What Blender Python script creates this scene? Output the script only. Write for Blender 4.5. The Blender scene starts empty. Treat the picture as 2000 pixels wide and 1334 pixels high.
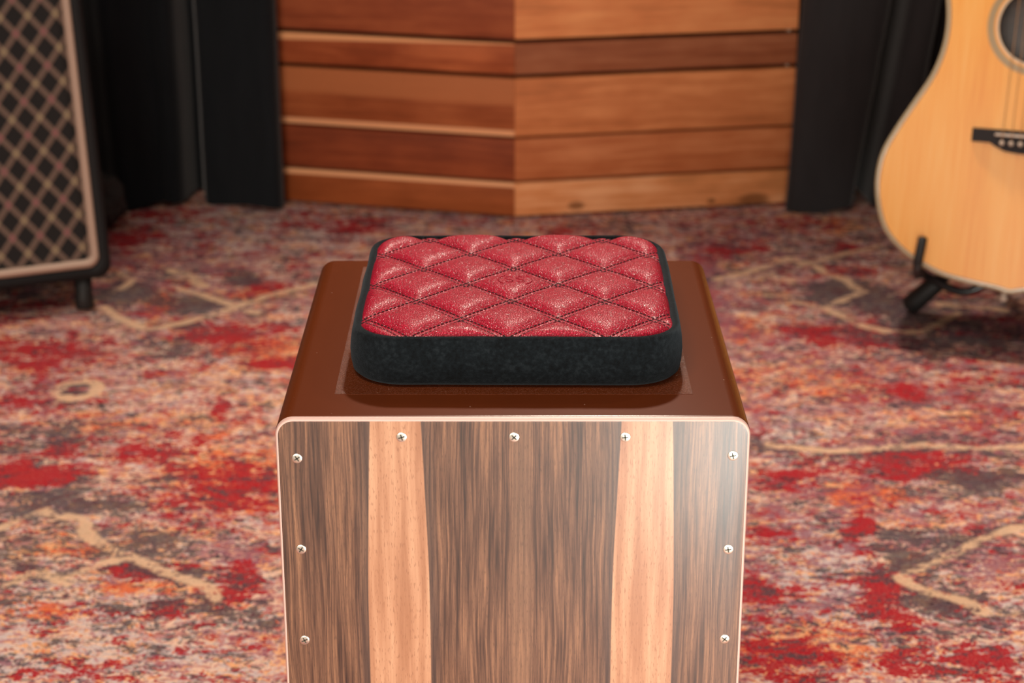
import bpy, bmesh, math, random
import numpy as np
from mathutils import Vector, Matrix, noise as mnoise
random.seed(7)
PI = math.pi
S = bpy.context.scene
C = S.collection

# ------------------------------------------------------------------ camera constants
F_PX = 3786.0
PITCH = math.radians(20.7)
CAM = Vector((0, 0, 0.956))
FW = Vector((0, math.cos(PITCH), -math.sin(PITCH)))
UP = Vector((0, math.sin(PITCH), math.cos(PITCH)))

def floor_pt(px, py):
    """floor position that stands behind a pixel of the photograph"""
    d = FW + Vector((1, 0, 0)) * ((px - 1000) / F_PX) - UP * ((py - 667) / F_PX)
    p = CAM + d * (-CAM.z / d.z)
    return p.x, p.y

# ------------------------------------------------------------------ object helpers
def link(name, me, mat=None, parent=None, smooth=True, mats=None):
    o = bpy.data.objects.new(name, me)
    C.objects.link(o)
    if mats:
        for m in mats: me.materials.append(m)
    elif mat: me.materials.append(mat)
    if smooth: me.shade_smooth()
    if parent: o.parent = parent
    return o

def py_mesh(name, verts, faces, mat=None, parent=None, smooth=True, mats=None):
    me = bpy.data.meshes.new(name)
    me.from_pydata([tuple(v) for v in verts], [], faces)
    me.update()
    return link(name, me, mat, parent, smooth, mats)

def bm_obj(name, bm, mat=None, parent=None, smooth=True, angle=None, mats=None):
    me = bpy.data.meshes.new(name)
    bmesh.ops.recalc_face_normals(bm, faces=bm.faces)
    bm.to_mesh(me); bm.free()
    o = link(name, me, mat, parent, smooth, mats)
    if angle is not None: me.set_sharp_from_angle(angle=angle)
    return o

def thing(name, label, cat, loc=(0, 0, 0), rot=None, group=None):
    o = bpy.data.objects.new(name, None); C.objects.link(o)
    o.empty_display_size = .05
    o.location = loc
    if rot is not None: o.rotation_euler = rot
    o['label'] = label; o['category'] = cat
    if group: o['group'] = group
    return o

def tag(o, label, cat, group=None):
    o['label'] = label; o['category'] = cat
    if group: o['group'] = group

def add_box(bm, lo, hi, bev=0.0, seg=2, M=None):
    c = [(a + b) / 2 for a, b in zip(lo, hi)]; s = [abs(b - a) for a, b in zip(lo, hi)]
    m = Matrix.Translation(c) @ Matrix.Diagonal((*s, 1))
    if M is not None: m = M @ m
    r = bmesh.ops.create_cube(bm, size=1, matrix=m)
    if bev > 0:
        es = list({e for v in r['verts'] for e in v.link_edges})
        bmesh.ops.bevel(bm, geom=es, offset=bev, segments=seg, profile=.5, affect='EDGES')

def add_tube(bm, pts, r, seg=12, cap=True):
    """swept tube through points; r one radius or one per point"""
    pts = [Vector(p) for p in pts]
    rs = r if isinstance(r, (list, tuple)) else [r] * len(pts)
    rings = []; prev = None
    for i, p in enumerate(pts):
        if i == 0: t = pts[1] - p
        elif i == len(pts) - 1: t = p - pts[i - 1]
        else: t = (pts[i + 1] - p).normalized() + (p - pts[i - 1]).normalized()
        t.normalize()
        if prev is None:
            a = Vector((0, 0, 1)) if abs(t.z) < .9 else Vector((1, 0, 0))
            u = t.cross(a).normalized()
        else:
            u = (prev - t * prev.dot(t)).normalized()
        prev = u; w = t.cross(u)
        rings.append([bm.verts.new(p + (u * math.cos(2 * PI * k / seg) + w * math.sin(2 * PI * k / seg)) * rs[i]) for k in range(seg)])
    for a, b in zip(rings, rings[1:]):
        for k in range(seg):
            bm.faces.new((a[k], a[(k + 1) % seg], b[(k + 1) % seg], b[k]))
    if cap:
        bm.faces.new(rings[0][::-1]); bm.faces.new(rings[-1])

def add_lathe(bm, prof, M=None, seg=32):
    """revolve (r, z) profile about local z"""
    rings = []
    for r, z in prof:
        if r < 1e-7:
            v = Vector((0, 0, z)); rings.append([bm.verts.new(M @ v if M else v)])
        else:
            ring = []
            for k in range(seg):
                v = Vector((r * math.cos(2 * PI * k / seg), r * math.sin(2 * PI * k / seg), z))
                ring.append(bm.verts.new(M @ v if M else v))
            rings.append(ring)
    for a, b in zip(rings, rings[1:]):
        if len(a) == 1 and len(b) == 1: continue
        for k in range(seg):
            k2 = (k + 1) % seg
            if len(a) == 1: bm.faces.new((a[0], b[k], b[k2]))
            elif len(b) == 1: bm.faces.new((a[k], a[k2], b[0]))
            else: bm.faces.new((a[k], a[k2], b[k2], b[k]))

def rrect(hx, hy, r, n=12, cx=0, cy=0, side=6):
    """rounded rectangle outline (ccw), with points along the sides as well"""
    out = []
    for q, (sx, sy) in enumerate(((1, 1), (-1, 1), (-1, -1), (1, -1))):
        a0 = q * PI / 2
        ox, oy = cx + sx * (hx - r), cy + sy * (hy - r)
        for k in range(n + 1):
            a = a0 + k / n * PI / 2
            out.append((ox + r * math.cos(a), oy + r * math.sin(a)))
    full = []
    for i, p in enumerate(out):
        full.append(p)
        if (i + 1) % (n + 1) == 0:
            q = out[(i + 1) % len(out)]
            for k in range(1, side):
                t = k / side
                full.append((p[0] + (q[0] - p[0]) * t, p[1] + (q[1] - p[1]) * t))
    return full

def catmull(pts, n=8, closed=False):
    pts = [Vector(p) for p in pts]; out = []
    N = len(pts); rng = range(N if closed else N - 1)
    for i in rng:
        if closed: a, b, c, d = (pts[(i + k) % N] for k in (-1, 0, 1, 2))
        else: a, b, c, d = pts[max(i - 1, 0)], pts[i], pts[i + 1], pts[min(i + 2, N - 1)]
        for k in range(n):
            t = k / n
            out.append(.5 * ((2 * b) + (c - a) * t + (2 * a - 5 * b + 4 * c - d) * t * t + (3 * b - a - 3 * c + d) * t ** 3))
    if not closed: out.append(pts[-1])
    return out

# ------------------------------------------------------------------ node helpers
class NT:
    def __init__(s, name):
        s.m = bpy.data.materials.new(name); s.m.use_nodes = True
        s.t = s.m.node_tree; s.n = s.t.nodes; s.l = s.t.links
        s.b = s.n['Principled BSDF']; s.out = s.n['Material Output']
    def new(s, ty, **kw):
        n = s.n.new(ty)
        for k, v in kw.items(): setattr(n, k, v)
        return n
    def put(s, sock, v):
        if isinstance(v, bpy.types.NodeSocket): s.l.new(v, sock)
        elif v is not None:
            if sock.type == 'RGBA' and isinstance(v, (tuple, list)) and len(v) == 3: v = (*v, 1)
            sock.default_value = v
    def math(s, op, a, b=None, c=None, clamp=False):
        n = s.new('ShaderNodeMath', operation=op, use_clamp=clamp)
        s.put(n.inputs[0], a)
        if b is not None: s.put(n.inputs[1], b)
        if c is not None: s.put(n.inputs[2], c)
        return n.outputs[0]
    def mix(s, f, a, b, mode='MIX'):
        n = s.new('ShaderNodeMix', data_type='RGBA', blend_type=mode)
        s.put(n.inputs[0], f); s.put(n.inputs[6], a); s.put(n.inputs[7], b)
        return n.outputs[2]
    def noise(s, vec, scale, detail=4, rough=.55, dist=0, col=False):
        n = s.new('ShaderNodeTexNoise')
        s.put(n.inputs['Vector'], vec); n.inputs['Scale'].default_value = scale
        n.inputs['Detail'].default_value = detail; n.inputs['Roughness'].default_value = rough
        n.inputs['Distortion'].default_value = dist
        return n.outputs['Color' if col else 'Fac']
    def voro(s, vec, scale, feature='F1', out='Distance', rand=1):
        n = s.new('ShaderNodeTexVoronoi', feature=feature)
        s.put(n.inputs['Vector'], vec); n.inputs['Scale'].default_value = scale
        n.inputs['Randomness'].default_value = rand
        return n.outputs[out]
    def co(s, kind='Object'):
        return s.new('ShaderNodeTexCoord').outputs[kind]
    def mapv(s, vec, scale=(1, 1, 1), loc=(0, 0, 0), rot=(0, 0, 0)):
        n = s.new('ShaderNodeMapping'); s.put(n.inputs[0], vec)
        n.inputs['Location'].default_value = loc; n.inputs['Rotation'].default_value = rot
        n.inputs['Scale'].default_value = scale
        return n.outputs[0]
    def sep(s, v):
        n = s.new('ShaderNodeSeparateXYZ'); s.put(n.inputs[0], v); return n.outputs
    def comb(s, x, y, z):
        n = s.new('ShaderNodeCombineXYZ')
        for i, v in enumerate((x, y, z)): s.put(n.inputs[i], v)
        return n.outputs[0]
    def ramp(s, f, stops, interp='LINEAR'):
        n = s.new('ShaderNodeValToRGB'); s.put(n.inputs[0], f)
        r = n.color_ramp; r.interpolation = interp
        while len(r.elements) < len(stops): r.elements.new(.5)
        for e, (p, c) in zip(r.elements, stops):
            e.position = p; e.color = (*c, 1) if len(c) == 3 else c
        return n.outputs[0]
    def step(s, v, lo, hi):
        n = s.new('ShaderNodeMapRange', interpolation_type='SMOOTHSTEP')
        s.put(n.inputs[0], v); s.put(n.inputs[1], lo); s.put(n.inputs[2], hi)
        return n.outputs[0]
    def bump(s, h, dist, strength=1.0, normal=None):
        n = s.new('ShaderNodeBump'); n.inputs['Strength'].default_value = strength
        n.inputs['Distance'].default_value = dist
        s.put(n.inputs['Height'], h)
        if normal is not None: s.put(n.inputs['Normal'], normal)
        return n.outputs[0]
    def set(s, **kw):
        for k, v in kw.items():
            s.put(s.b.inputs[k.replace('_', ' ')], v)
        return s
    def attr(s, name):
        return s.new('ShaderNodeAttribute', attribute_name=name).outputs['Color']
    def rgb(s, v):
        n = s.new('ShaderNodeSeparateColor'); s.put(n.inputs[0], v); return n.outputs

def plain(name, col, rough=.5, metal=0.0, bump=None, coat=0, spec=.5):
    m = NT(name); m.set(Base_Color=col, Roughness=rough, Metallic=metal)
    m.b.inputs['Coat Weight'].default_value = coat
    m.b.inputs['Specular IOR Level'].default_value = spec
    if bump:
        co = m.co(); h = m.noise(co, bump[0], 4)
        m.set(Normal=m.bump(h, bump[1]))
    return m.m

# ------------------------------------------------------------------ materials
def mat_rug():
    m = NT('rug_wool')
    co = m.co()
    za = m.rgb(m.attr('zone_a')); zb = m.rgb(m.attr('zone_b'))
    warp = m.noise(co, 30, 2, col=True)
    v = m.new('ShaderNodeVectorMath', operation='MULTIPLY_ADD')
    m.put(v.inputs[0], warp); v.inputs[1].default_value = (.02, .02, 0); m.put(v.inputs[2], co)
    wv = v.outputs[0]
    def fld(seed, sc=1.0):
        p = m.mapv(wv, (.72, 1.15, 1), (seed, seed * 1.7, seed * .3))
        a = m.noise(p, 26 * sc, 2, .5)
        b = m.noise(p, 95 * sc, 2, .55)
        d = m.noise(p, 300 * sc, 1, .5)
        return m.math('ADD', m.math('MULTIPLY', a, .32), m.math('ADD', m.math('MULTIPLY', b, .40), m.math('MULTIPLY', d, .28)))
    def gate(seed, bias, th, k=.16, w=.022, sc=1.0):
        t = m.math('SUBTRACT', th, m.math('MULTIPLY', bias, k))
        return m.step(fld(seed, sc), m.math('SUBTRACT', t, w), m.math('ADD', t, w))
    cream = (.86, .57, .43); pale = (.66, .52, .50); peach = (.88, .43, .21); orange = (.72, .13, .045)
    red = (.42, .010, .020); grey = (.062, .056, .068); mauve = (.27, .075, .125); navy = (.022, .015, .030)
    rose = (.45, .12, .135)
    c = m.mix(gate(1.3, za[2], .52, .1), cream, pale)
    c = m.mix(m.math('MULTIPLY', gate(4.1, za[2], .508, -.10), .7), c, rose)
    c = m.mix(gate(9.2, zb[0], .545, .16), c, peach)
    c = m.mix(m.math('MULTIPLY', gate(13.7, zb[0], .585, .17), .9), c, orange)
    c = m.mix(m.math('MULTIPLY', gate(17.9, zb[1], .556, .13), .8), c, mauve)
    c = m.mix(m.math('MULTIPLY', gate(23.1, za[0], .556, .17), .97), c, red)
    c = m.mix(m.math('MULTIPLY', gate(31.3, za[1], .543, .15), .84), c, grey)
    c = m.mix(gate(37.7, za[0], .62, .01), c, navy)
    # faded cream outlines
    ln = m.math('MULTIPLY', zb[2], m.step(fld(41.0), .36, .53))
    lc = m.mix(fld(43.0), (.80, .46, .24), (.78, .55, .40))
    c = m.mix(m.math('MULTIPLY', m.step(ln, .22, .62), .85), c, lc)
    # knots
    kn = m.noise(m.mapv(co, (1, 1, 1)), 420, 1, .5)
    c = m.mix(m.step(kn, .56, .66), c, m.mix(.28, c, (.06, .03, .03)))
    c = m.mix(m.step(kn, .44, .34), c, m.mix(.13, c, (.9, .68, .55)))
    m.set(Base_Color=c, Roughness=.95)
    m.b.inputs['Specular IOR Level'].default_value = .1
    m.b.inputs['Sheen Weight'].default_value = .0
    m.set(Normal=m.bump(m.noise(co, 500, 2), .002, .5))
    return m.m

def mat_lacquer(pad=False):
    m = NT('grip_lacquer' if pad else 'brown_lacquer')
    co = m.co()
    n = m.noise(m.mapv(co, (1, .25, 1)), 30, 4)
    c = m.mix(n, (.120, .024, .0052), (.150, .031, .0070))
    # dust specks
    d = m.voro(co, 150, 'F1')
    sel = m.rgb(m.voro(co, 150, 'F1', 'Color'))[0]
    sp = m.math('MULTIPLY', m.step(d, .09, .04), m.step(sel, .86, .9))
    if pad:
        g = m.noise(co, 1500, 2, .7)
        c = m.mix(m.math('MULTIPLY', m.step(g, .52, .62), .25), c, (.42, .20, .14))
        m.set(Roughness=.26); m.b.inputs['Specular IOR Level'].default_value = .24
        m.set(Normal=m.bump(g, .0006, .8))
    else:
        m.set(Roughness=.26); m.b.inputs['Specular IOR Level'].default_value = .24
        m.set(Normal=m.bump(m.noise(co, 900, 2), .00002, .6))
    c = m.mix(m.math('MULTIPLY', sp, .7), c, (.6, .38, .28))
    m.set(Base_Color=c)
    return m.m

def mat_veneer():
    m = NT('walnut_veneer')
    x, y, z = m.sep(m.co())
    # book-matched about the centre seam
    u = m.math('ABSOLUTE', m.math('SUBTRACT', x, .0058))
    wob = m.math('MULTIPLY', m.math('SUBTRACT', m.noise(m.comb(m.math('MULTIPLY', u, 9), 0, z), 5, 2), .5), .010)
    us = m.math('ADD', u, wob)
    # bulge of the light sapwood stripe
    zz = m.math('DIVIDE', m.math('SUBTRACT', z, .30), .178)
    bul = m.math('MULTIPLY', m.math('MULTIPLY', zz, zz), .0043)
    half = m.math('SUBTRACT', .0203, bul)
    dist = m.math('ABSOLUTE', m.math('SUBTRACT', m.math('ADD', u, m.math('MULTIPLY', wob, .22)), .0793))
    stripe = m.step(m.math('SUBTRACT', dist, half), .0005, -.0004)
    bord = m.math('MULTIPLY', m.step(m.math('SUBTRACT', dist, half), .010, .0), .85)
    # dark heartwood streaks
    fx = m.comb(us, 0, m.math('MULTIPLY', z, .03))
    n1 = m.noise(fx, 380, 3, .68)
    n2 = m.noise(m.comb(us, 3.3, m.math('MULTIPLY', z, .008)), 900, 2, .6)
    n3 = m.noise(m.comb(us, 7.1, m.math('MULTIPLY', z, .05)), 60, 2, .5)
    a = m.math('ADD', m.math('MULTIPLY', n1, .5), m.math('ADD', m.math('MULTIPLY', n2, .2), m.math('MULTIPLY', n3, .3)))
    dark = m.ramp(a, [(.39, (.030, .013, .009)), (.46, (.090, .038, .022)), (.52, (.165, .075, .042)), (.60, (.31, .145, .075))])
    # brighter vein in the centre
    cen = m.step(m.math('ADD', u, m.math('MULTIPLY', wob, .8)), .0085, .004)
    dark = m.mix(m.math('MULTIPLY', cen, .35), dark, (.32, .165, .095))
    dark = m.mix(m.math('MULTIPLY', bord, .75), dark, (.050, .032, .030))
    pores = m.noise(m.comb(x, 1, m.math('MULTIPLY', z, .10)), 1900, 1, .5)
    dark = m.mix(m.math('MULTIPLY', m.step(pores, .56, .68), .35), dark, (.03, .015, .01))
    l1 = m.noise(m.comb(us, 5, m.math('MULTIPLY', z, .05)), 150, 3, .6)
    light = m.ramp(l1, [(.35, (.40, .175, .09)), (.5, (.51, .245, .135)), (.68, (.63, .34, .20))])
    lp = m.noise(m.comb(x, 9, m.math('MULTIPLY', z, .16)), 1300, 1, .5)
    light = m.mix(m.math('MULTIPLY', m.step(lp, .58, .68), .55), light, (.28, .11, .055))
    c = m.mix(stripe, dark, light)
    m.set(Base_Color=c, Roughness=m.math('ADD', .40, m.math('MULTIPLY', n1, .12)))
    m.set(Normal=m.bump(pores, .00004, .5))
    m.b.inputs['Specular IOR Level'].default_value = .5
    m.b.inputs['Coat Weight'].default_value = 1.0; m.b.inputs['Coat Roughness'].default_value = .25
    return m.m

def mat_leather():
    m = NT('red_leather')
    co = m.co()
    w = m.noise(co, 300, 2, col=True)
    v = m.new('ShaderNodeVectorMath', operation='MULTIPLY_ADD')
    m.put(v.inputs[0], w); v.inputs[1].default_value = (.0012, .0012, 0); m.put(v.inputs[2], co)
    f = m.voro(v.outputs[0], 640, 'SMOOTH_F1')
    f2 = m.voro(v.outputs[0], 640, 'DISTANCE_TO_EDGE')
    h = m.math('SUBTRACT', m.math('MULTIPLY', m.step(f2, 0, .22), .6), m.math('MULTIPLY', f, .5))
    big = m.noise(co, 120, 3)
    c = m.mix(big, (.50, .010, .040), (.60, .016, .052))
    c = m.mix(m.step(f2, .16, .02), c, (.24, .005, .016))
    m.set(Base_Color=c, Roughness=.33, Normal=m.bump(h, .00026, 1.0))
    m.b.inputs['Specular IOR Level'].default_value = .26
    return m.m

def mat_velour():
    m = NT('black_velour')
    co = m.co()
    n = m.noise(co, 320, 4, .65); n2 = m.noise(co, 45, 3)
    a = m.math('ADD', m.math('MULTIPLY', n, .7), m.math('MULTIPLY', n2, .3))
    c = m.ramp(a, [(.38, (.0020, .0026, .0032)), (.52, (.0050, .0072, .0090)), (.68, (.014, .018, .021))])
    m.set(Base_Color=c, Roughness=.95, Normal=m.bump(m.noise(co, 1600, 3), .0007, .7))
    m.b.inputs['Sheen Weight'].default_value = .12
    m.b.inputs['Sheen Roughness'].default_value = .5
    m.b.inputs['Sheen Tint'].default_value = (.5, .62, .72, 1)
    m.b.inputs['Specular IOR Level'].default_value = .15
    return m.m

def mat_wood(name, dark, light, seed, band=None, bandcol=(.68, .27, .12), upper=None, knots=()):
    """cedar plank: x along the plank, z up (metres, object space)"""
    m = NT(name)
    x, y, z = m.sep(m.co())
    p = m.comb(m.math('MULTIPLY', x, .10), seed, z)
    d = m.noise(m.comb(m.math('MULTIPLY', x, .35), seed + 3, z), 9, 2)
    zz = m.math('ADD', z, m.math('MULTIPLY', d, .03))
    g = m.noise(m.comb(m.math('MULTIPLY', x, .06), seed, zz), 95, 4, .6)
    b = m.noise(m.comb(m.math('MULTIPLY', x, .5), seed + 5, z), 12, 3, .6)
    f = m.math('ADD', m.math('MULTIPLY', g, .5), m.math('MULTIPLY', b, .5))
    c = m.ramp(f, [(.34, tuple(k * .72 for k in dark)), (.46, dark), (.60, light), (.72, tuple(min(1, k * 1.15) for k in light))])
    if upper:  # lighter growth band above a height
        zc, w, ucol = upper
        c = m.mix(m.math('MULTIPLY', m.step(zz, zc - w + .015, zc + w + .015), .8), c, ucol)
    if band:   # (z at ridge, z at far end, half width ridge, half width far, length)
        z0, z1, w0, w1, L = band
        t = m.math('DIVIDE', m.math('ABSOLUTE', x), L)
        zc = m.math('ADD', z0, m.math('MULTIPLY', t, z1 - z0))
        hw = m.math('ADD', w0, m.math('MULTIPLY', t, w1 - w0))
        dd = m.math('SUBTRACT', m.math('ABSOLUTE', m.math('SUBTRACT', z, zc)), hw)
        c = m.mix(m.step(dd, .0012, -.0012), c, bandcol)
    for kx, kz, rx, rz in knots:
        ex = m.math('DIVIDE', m.math('SUBTRACT', x, kx), rx); ez = m.math('DIVIDE', m.math('SUBTRACT', z, kz), rz)
        r = m.math('ADD', m.math('MULTIPLY', ex, ex), m.math('MULTIPLY', ez, ez))
        c = m.mix(m.math('MULTIPLY', m.step(r, 1.3, .2), .8), c, tuple(k * .3 for k in dark))
    m.set(Base_Color=c, Roughness=.6, Normal=m.bump(g, .0004, .5)); m.b.inputs['Specular IOR Level'].default_value = .15
    return m.m

def mat_grille():
    m = NT('diamond_grille_cloth')
    x, y, z = m.sep(m.co())
    px, pz = .0385, .0475
    u = m.math('DIVIDE', x, px); v = m.math('DIVIDE', z, pz)
    def fam(s):
        t = m.math('FRACT', m.math('ADD', s, 100.5))
        d = m.math('ABSOLUTE', m.math('SUBTRACT', t, .5))      # 0 on the line
        body = m.step(d, .170, .125)
        groove = m.step(d, .030, .005)
        return body, groove
    b1, g1 = fam(m.math('ADD', u, v)); b2, g2 = fam(m.math('SUBTRACT', u, v))
    line = m.math('MAXIMUM', b1, b2)
    cross = m.math('MULTIPLY', b1, b2)
    vv = m.math('COSINE', m.math('MULTIPLY', v, 2 * PI))
    ylw = m.step(vv, -.3, .6)
    tan = (.17, .112, .085); pink = (.27, .115, .11); gold = (.31, .235, .14)
    weave = m.noise(m.mapv(m.co(), (1, 1, .4)), 700, 2)
    c = m.mix(weave, (.004, .0035, .004), (.011, .009, .009))
    c = m.mix(line, c, m.mix(weave, tuple(k * .7 for k in tan), tan))
    c = m.mix(cross, c, m.mix(ylw, pink, gold))
    gr = m.math('MULTIPLY', m.math('MAXIMUM', m.math('MULTIPLY', g1, b1), m.math('MULTIPLY', g2, b2)), .45)
    c = m.mix(gr, c, (.05, .03, .03))
    m.set(Base_Color=c, Roughness=.85, Normal=m.bump(m.math('ADD', line, m.math('MULTIPLY', weave, .4)), .0008, .6))
    return m.m

def mat_curtain(name, a, b):
    m = NT(name)
    co = m.co()
    n = m.noise(m.mapv(co, (1, 1, .2)), 60, 4)
    m.set(Base_Color=m.mix(n, a, b), Roughness=.9, Normal=m.bump(m.noise(co, 900, 2), .0005, .4))
    m.b.inputs['Sheen Weight'].default_value = .25; m.b.inputs['Sheen Roughness'].default_value = .4
    m.b.inputs['Specular IOR Level'].default_value = .2
    return m.m

def mat_spruce():
    m = NT('spruce_top')
    x, y, z = m.sep(m.co())
    g = m.noise(m.comb(x, 0, m.math('MULTIPLY', z, .02)), 420, 2, .5)
    b = m.noise(m.comb(x, 4, m.math('MULTIPLY', z, .12)), 26, 3, .55)
    f = m.math('ADD', m.math('MULTIPLY', g, .45), m.math('MULTIPLY', b, .55))
    c = m.ramp(f, [(.36, (.84, .32, .045)), (.5, (.90, .39, .065)), (.64, (.92, .45, .10))])
    m.set(Base_Color=c, Roughness=.30)
    m.b.inputs['Coat Weight'].default_value = .0; m.b.inputs['Specular IOR Level'].default_value = .3
    return m.m

def mat_side():
    m = NT('rosewood_sides')
    x, y, z = m.sep(m.co())
    g = m.noise(m.comb(x, m.math('MULTIPLY', y, 6), z), 30, 4)
    m.set(Base_Color=m.ramp(g, [(.35, (.018, .007, .004)), (.65, (.06, .022, .012))]), Roughness=.25)
    return m.m

def mat_tolex():
    m = NT('black_vinyl')
    co = m.co()
    h = m.voro(co, 700, 'F1')
    m.b.inputs['Specular IOR Level'].default_value = .25
    m.set(Base_Color=(.009, .009, .010), Roughness=.6, Normal=m.bump(h, .0005, .7))
    return m.m

M = dict(
    rug=mat_rug(), lacquer=mat_lacquer(), pad=mat_lacquer(True), veneer=mat_veneer(), leather=mat_leather(),
    velour=mat_velour(), grille=mat_grille(), spruce=mat_spruce(), side=mat_side(), tolex=mat_tolex(),
    edge=plain('pale_ply_edge', (.78, .50, .43), .45, bump=(400, .0002)),
    thread=plain('black_thread', (.030, .010, .012), .7),
    screw=plain('nickel_screw', (.90, .88, .78), .30, 1.0),
    slot=plain('screw_recess', (.10, .09, .07), .5, .6),
    curt_l=mat_curtain('navy_black_curtain', (.0060, .0082, .0105), (.011, .0135, .0165)),
    curt_r=mat_curtain('charcoal_curtain', (.022, .0200, .0210), (.034, .0305, .032)),
    floor=plain('dark_floorboards', (.05, .03, .02), .5, bump=(20, .001)),
    wall=plain('dark_wall_paint', (.05, .045, .045), .9, bump=(60, .001)),
    ceil=plain('ceiling_paint', (.35, .32, .30), .9, bump=(60, .001)),
    piping=plain('beige_piping', (.50, .355, .275), .5, bump=(500, .0003)),
    rubber=plain('black_rubber', (.012, .012, .012), .6, bump=(300, .0003)),
    steel=plain('black_steel_tube', (.012, .012, .013), .35, .0, coat=.3),
    binding=plain('ivory_binding', (.46, .36, .22), .22, coat=.6),
    purf=plain('dark_purfling', (.16, .08, .035), .3),
    ebony=plain('ebony', (.020, .014, .014), .55, bump=(200, .0002), spec=.2),
    bone=plain('bone', (.62, .50, .40), .3),
    lit_rim=plain('lit_hole_rim', (.62, .48, .33), .25),
    bronze=plain('bronze_string', (.50, .26, .12), .35, .6),
    inside=plain('mahogany_inside', (.05, .025, .015), .8),
    mahog=plain('mahogany_neck', (.18, .07, .03), .3),
    chrome=plain('chrome', (.8, .8, .8), .12, 1.0),
    batten=plain('black_batten', (.006, .005, .004), .9),
    clip=plain('zinc_screw', (.45, .38, .30), .35, .8),
    bag=plain('black_cloth', (.030, .027, .027), .85, bump=(120, .003)),
)

# ------------------------------------------------------------------ room shell
def shell(name, lo, hi, mat):
    bm = bmesh.new(); add_box(bm, lo, hi)
    o = bm_obj(name, bm, mat, smooth=False); o['kind'] = 'structure'; return o
shell('floor', (-2.6, -2.2, -.05), (2.6, 3.75, -.009), M['floor'])
shell('wall_back', (-2.6, 3.75, -.05), (2.6, 3.85, 2.7), M['wall'])
shell('wall_left', (-2.7, -2.2, -.05), (-2.6, 3.85, 2.7), M['wall'])
shell('wall_right', (2.6, -2.2, -.05), (2.7, 3.85, 2.7), M['wall'])
shell('ceiling', (-2.7, -2.2, 2.7), (2.7, 3.85, 2.8), M['ceil'])

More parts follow.
